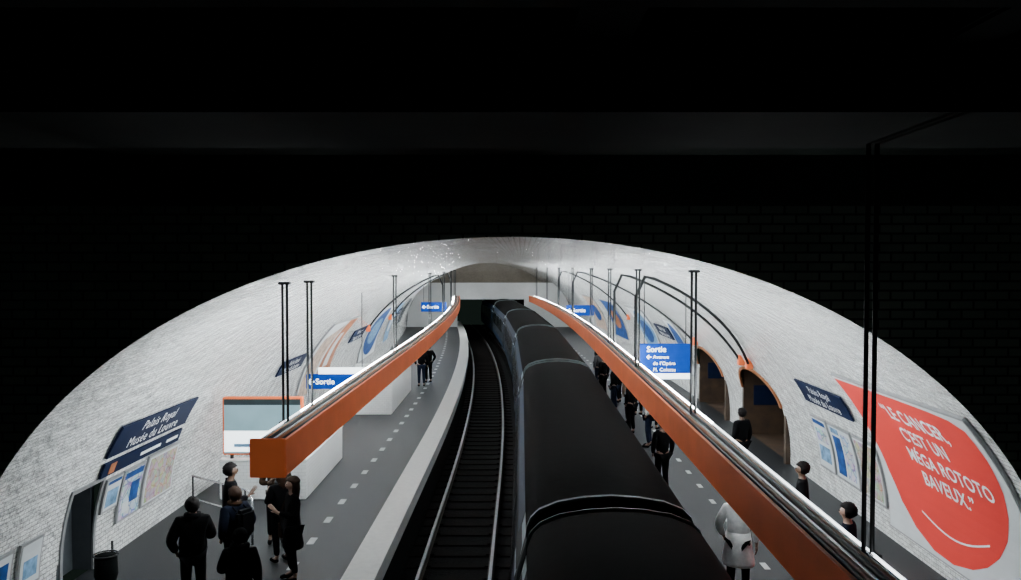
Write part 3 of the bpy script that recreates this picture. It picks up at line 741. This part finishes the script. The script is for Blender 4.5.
def skin(name, V, E, R, m, parent, sub=2):
    me = bpy.data.meshes.new(name); me.from_pydata([tuple(v) for v in V], E, [])
    o = bpy.data.objects.new(name, me); link(o)
    md = o.modifiers.new('Skin', 'SKIN'); md.use_smooth_shade = True
    sv = me.skin_vertices[0].data
    for i, r in enumerate(R):
        sv[i].radius = r if isinstance(r, tuple) else (r, r)
        sv[i].use_root = (i == 0)
    s = o.modifiers.new('Sub', 'SUBSURF'); s.levels = sub; s.render_levels = sub
    bpy.context.view_layer.update()
    nm = bpy.data.meshes.new_from_object(o.evaluated_get(bpy.context.evaluated_depsgraph_get()))
    bpy.data.objects.remove(o); bpy.data.meshes.remove(me)
    nm.materials.clear(); nm.materials.append(m)
    for p in nm.polygons: p.use_smooth = True
    o = bpy.data.objects.new(name, nm); link(o)
    if parent: o.parent = parent
    return o
def person(s, y, yaw, h=1.72, coat=C_BLK, legs=C_BLK, hair=H_BLK, sk=SKIN, arms=('down', 'down'), stride=0, lean=0, longhair=False, skirt=False, bag=False, hood=False, bulk=1.0, label='', sub=2, fingers=True, tilt=0, scarf=None, tote=False):
    def L(x, yy, z):
        f = max(0, z-.95); return Vector((x, yy+lean*f, z-abs(lean)*f*.18))
    arm = {'down': ((.25, -.03, 1.13), (.26, .05, .88), (0, .2, -1)),
           'phone': ((.26, .03, 1.14), (.11, .27, 1.2), (-.25, .5, .6)),
           'pocket': ((.29, -.09, 1.15), (.22, .05, .94), (-.1, .3, -.9)),
           'reach': ((.27, .18, 1.2), (.28, .42, 1.1), (0, 1, -.1))}
    V = [L(0, 0, .96)]; E = []; R = [(.14, .1)]
    def v(p, r, par):
        V.append(p); R.append(r); E.append((par, len(V)-1)); return len(V)-1
    sp = v(L(0, 0, 1.12), (.125, .09), 0); ch = v(L(0, -.01, 1.32), (.145, .1), sp); nb = v(L(0, -.01, 1.44), (.07, .06), ch)
    nk = v(L(0, 0, 1.5), (.052, .052), nb); jw = v(L(0, .02+tilt, 1.555), (.058, .066), nk); hm = v(L(0, .015+tilt, 1.62), (.074, .09), jw); ht = v(L(0, 0+tilt, 1.68), (.055, .065), hm)
    nose = v(L(0, .115+tilt, 1.595), .013, hm)
    for sd in (-1, 1): v(L(sd*.082, 0+tilt, 1.6), (.012, .02), hm)
    leg = []
    for sd in (-1, 1):
        st = stride*sd
        hp = v(Vector((sd*.09, 0, .88)), .085, 0); kn = v(Vector((sd*.1, .03+st*.5, .5)), .055, hp)
        an = v(Vector((sd*.105, -.02+st, .1)), .038, kn); to = v(Vector((sd*.12, .13+st, .035)), (.035, .03), an); leg.append((hp, kn, an, to))
    armi = []
    for sd, a in zip((-1, 1), arms):
        el, wr, dr = arm[a]
        sh = v(L(sd*.18, -.01, 1.39), .055, ch); e_ = v(L(sd*el[0], el[1], el[2]), .04, sh); w_ = v(L(sd*wr[0], wr[1], wr[2]), .026, e_)
        d = Vector((sd*dr[0], dr[1], dr[2])).normalized()
        side = d.cross(Vector((1, 0, 0)) if abs(d.x) < .6 else Vector((0, 0, 1))).normalized()
        pa = v(V[w_]+d*.075, (.036, .018), w_)
        if fingers and a != 'pocket':
            curl = Vector((-sd, .3, 0)).normalized()
            for k, ln in ((-1.5, .065), (-.5, .078), (.5, .082), (1.5, .072)):
                b1 = v(V[pa]+d*.035+side*k*.017, .009, pa)
                b2 = v(V[b1]+d*ln*.5+curl*.008, .008, b1); v(V[b2]+d*ln*.4+curl*.022, .007, b2)
            t1 = v(V[w_]+d*.045+side*.036, .011, pa); v(V[t1]+d*.035+side*.014+curl*.012, .009, t1)
        armi.append((sh, e_, w_))
    body = skin('person', V, E, R, sk, None, sub)
    k = h/1.72
    cV = [L(0, 0, .9), L(0, 0, 1.12), L(0, -.01, 1.33), L(0, -.012, 1.455)]
    cR = [(.18*bulk, .14*bulk), (.16*bulk, .13*bulk), (.175*bulk, .135*bulk), (.075, .07)]
    cE = [(0, 1), (1, 2), (2, 3)]
    for sh, e_, w_ in armi:
        i = len(cV); cV += [V[sh], V[e_], V[e_].lerp(V[w_], .9)]; cR += [.082*bulk, .064*bulk, .043*bulk]; cE += [(2, i), (i, i+1), (i+1, i+2)]
    skin('coat', cV, cE, cR, coat, body, sub)
    tV = [Vector((0, 0, .95))]; tR = [(.16, .125)]; tE = []
    for hp, kn, an, to in leg:
        i = len(tV); tV += [V[hp], V[kn], V[an]+Vector((0, 0, .03))]; tR += [.102, .072, .055]; tE += [(0, i), (i, i+1), (i+1, i+2)]
    skin('trousers', tV, tE, tR, legs, body, sub)
    for hp, kn, an, to in leg:
        skin('shoe', [V[an]+Vector((0, -.03, -.05)), V[to]+Vector((0, 0, .01)), V[to]+Vector((0, .06, 0))], [(0, 1), (1, 2)], [(.05, .048), (.046, .042), (.036, .03)], C_BLK, body, 1)
    if skirt:
        bm = bmesh.new(); addtube(bm, [(0, 0, 1.06), (0, 0, .8), (0, -.01, .6), (0, -.01, .56)], [.16*bulk, .19*bulk, .22*bulk, .21*bulk], 16)
        for vv in bm.verts: vv.co.y *= .8
        obj('coat_skirt', bm, coat, body, True)
    if scarf:
        bm = bmesh.new(); n = 14
        addtube(bm, [L(.085*math.cos(2*math.pi*i/n), .085*math.sin(2*math.pi*i/n), 1.485) for i in range(n+1)], .038, 8)
        obj('scarf', bm, scarf, body, True)
    bm = bmesh.new(); bmesh.ops.create_uvsphere(bm, u_segments=24, v_segments=16, radius=1)
    hc = L(0, .0+tilt, 1.632)
    rs = random.Random(int(y*100))
    for vv in bm.verts:
        c = vv.co.copy(); x, yy, z = c.x*.104, c.y*.122, c.z*.114
        if c.y > .3 and c.z < .3: yy *= .5; x *= .85
        yy -= .014
        if longhair and c.z < -.2 and c.y < .35: z -= .2*min(1, (-c.z-.2)*1.6); yy -= .012; x *= 1.1
        j = 1+rs.uniform(-.06, .06)
        vv.co = hc+Vector((x*j, yy*j, z*j+.005))
    obj('hair', bm, coat if hood else hair, body, True)
    if hood:
        bm = bmesh.new(); n = 12
        addtube(bm, [L(.1*math.cos(math.pi*i/n), .0-.1*math.sin(math.pi*i/n), 1.5) for i in range(n+1)], .045, 8)
        obj('hood_roll', bm, coat, body, True)
    for sd in (-1, 1):
        bm = bmesh.new(); bmesh.ops.create_uvsphere(bm, u_segments=8, v_segments=6, radius=.011)
        for vv in bm.verts: vv.co += L(sd*.03, .098+tilt, 1.622)
        obj('eye', bm, M_EYE, body, True)
    bm = bmesh.new(); bmesh.ops.create_uvsphere(bm, u_segments=8, v_segments=6, radius=1)
    for vv in bm.verts: vv.co = Vector((vv.co.x*.022, vv.co.y*.008, vv.co.z*.007))+L(0, .09+tilt, 1.555)
    obj('mouth', bm, M_LIP, body, True)
    body.location = (xc(y)+s, y, 0); body.rotation_euler = (0, 0, yaw); body.scale = (k, k, k)
    top(body, label, 'person')
    def follow(o):
        o.location = body.location; o.rotation_euler = body.rotation_euler; o.scale = body.scale
    if bag:
        bm = bmesh.new(); addbox(bm, (-.15, -.33, 1.0), (.15, -.16, 1.42), bev=.05)
        b = obj('backpack', bm, C_BLK); follow(b)
        for sx in (-.1, .1):
            t = tube('strap', [(sx, -.2, 1.05), (sx*1.1, .14, 1.1), (sx*1.1, .16, 1.3), (sx, .02, 1.5), (sx, -.17, 1.4)], .014, C_BLK, b)
        top(b, 'black backpack worn by a standing passenger', 'backpack')
    if tote:
        bm = bmesh.new(); addbox(bm, (.27, -.16, .62), (.37, .16, .92), bev=.03)
        b = obj('shoulder_bag', bm, C_BRN); follow(b)
        tube('strap', [(.32, -.14, .9), (.3, -.08, 1.2), (.2, -.02, 1.48), (.3, .08, 1.2), (.32, .14, .9)], .012, C_BRN, b)
        top(b, 'brown shoulder bag carried by a standing passenger', 'bag')
    return body
pi = math.pi
person(-4.62, 11.5, .3, 1.75, C_BLK, C_BLK, H_BLK, arms=('pocket', 'phone'), bulk=1.28, hood=False, scarf=C_BLK, label='person in bulky black coat standing with dark trousers')
person(-4.75, 13.4, -1.2, 1.78, C_BLK, C_DEN, H_BLK, SKIN2, arms=('down', 'phone'), bulk=1.15, label='tall person in black jacket looking at phone')
person(-4.3, 12.3, 1.0, 1.68, C_NAVY, C_BLK, H_BRN, arms=('pocket', 'pocket'), bag=True, bulk=1.2, scarf=C_BRN, label='person in navy jacket with hands in pockets')
person(-3.6, 10.5, .2, 1.6, C_BLK, C_BLK, H_BLK, arms=('phone', 'down'), lean=.25, bulk=1.25, hood=True, label='person in black hooded coat leaning forward')
person(-4.0, 13.7, .8, 1.62, C_BLK, C_BLK, H_BRN, arms=('phone', 'phone'), longhair=True, scarf=C_GRY, bulk=1.1, label='long-haired person in black coat and grey scarf')
person(-3.58, 12.9, pi/2+.5, 1.68, C_BLK, C_BLK, H_BRN, arms=('phone', 'pocket'), longhair=True, skirt=True, tote=True, label='person in long black coat with brown hair')
person(-4.4, 14.7, pi+.3, 1.7, C_BRN, C_BLK, H_BLK, SKIN2, arms=('down', 'phone'), scarf=C_TAN, label='person in brown jacket and tan scarf')
person(-3.95, 34.0, .2, 1.72, C_BLK, C_DEN, H_BLK, label='person in black jacket waiting', fingers=False, arms=('pocket', 'down'))
person(-3.75, 35.2, .5, 1.68, C_BLK, C_BLK, H_BRN, label='person in dark coat waiting', fingers=False, arms=('pocket', 'pocket'))
person(3.46, 12.1, -.4, 1.74, C_WHT, C_BLK, H_BLK, arms=('pocket', 'down'), label='person in long bright white coat and dark trousers', bulk=1.12, stride=.1, skirt=True)
person(4.95, 13.6, 1.2, 1.75, C_BLK, C_DEN, H_BLK, SKIN2, label='person in black coat beside the map posters')
person(4.75, 11.2, 1.0, 1.76, C_NAVY, C_BLK, H_BLK, label='person in navy coat beside the billboard')
person(5.4, 19.0, .5, 1.72, C_BLK, C_BLK, H_BLK, SKIN2, label='person in dark coat by the exit arch', fingers=False)
for (s, y, yaw, c, l, hr, lab) in ((3.3, 17.8, .4, C_BLK, C_BLK, H_BLK, 'person in black jacket waiting for train'), (3.75, 22.5, 1.2, C_WHT, C_DEN, H_BRN, 'person in white top waiting for train'),
        (3.5, 24.3, .8, C_BLK, C_BLK, H_BLK, 'person in black coat waiting for train'), (3.7, 26.0, .4, C_TAN, C_BLK, H_BRN, 'person in tan coat waiting for train'),
        (3.45, 28.0, 1.0, C_BLK, C_DEN, H_BLK, 'person in black coat waiting for train'), (3.9, 30, 1.1, C_RED, C_BLK, H_BLK, 'person in maroon jacket waiting for train'),
        (3.4, 30.8, .7, C_BLK, C_BLK, H_BLK, 'person in black coat waiting for train'), (4.3, 25.0, -.6, C_BLK, C_BLK, H_BLK, 'person in black coat waiting for train'),
        (3.5, 33, .5, C_GRY, C_DEN, H_BRN, 'person in grey jacket waiting for train'), (4.2, 27.4, .3, C_NAVY, C_BLK, H_BLK, 'person in navy coat waiting for train'),
        (3.7, 35, .9, C_BLK, C_BLK, H_BLK, 'person in black coat waiting for train')):
    person(s, y, yaw, 1.7, c, l, hr, label=lab, fingers=False, sub=1, arms=('pocket', 'down'))

# ================================================================ WORLD, FILL SPOT, CAMERA
w = bpy.data.worlds.new('World'); scene.world = w; w.use_nodes = True
w.node_tree.nodes['Background'].inputs[0].default_value = (.5, .8, .65, 1)
w.node_tree.nodes['Background'].inputs[1].default_value = .013
ld = bpy.data.lights.new('end_cap_fill_spot', 'SPOT'); ld.energy = 460; ld.spot_size = math.radians(11); ld.spot_blend = 1; ld.shadow_soft_size = .1  # added spot without a fixture, brightens the left beam's end cap
lo = bpy.data.objects.new('end_cap_fill_spot', ld); link(lo); lo.location = (-2.2, 2.5, 5.6)
lo.rotation_euler = (Vector((-3.0, 9.9, 2.7))-Vector(lo.location)).to_track_quat('-Z', 'Y').to_euler()
cd = bpy.data.cameras.new('Camera'); cam = bpy.data.objects.new('Camera', cd); link(cam)
cam.location = (0, 0, 5.1); cam.rotation_euler = (math.radians(90-1.65), 0, 0)
cd.sensor_width = 36; cd.lens = 800/1021*36; cd.clip_start = .05; cd.clip_end = 300
scene.camera = cam
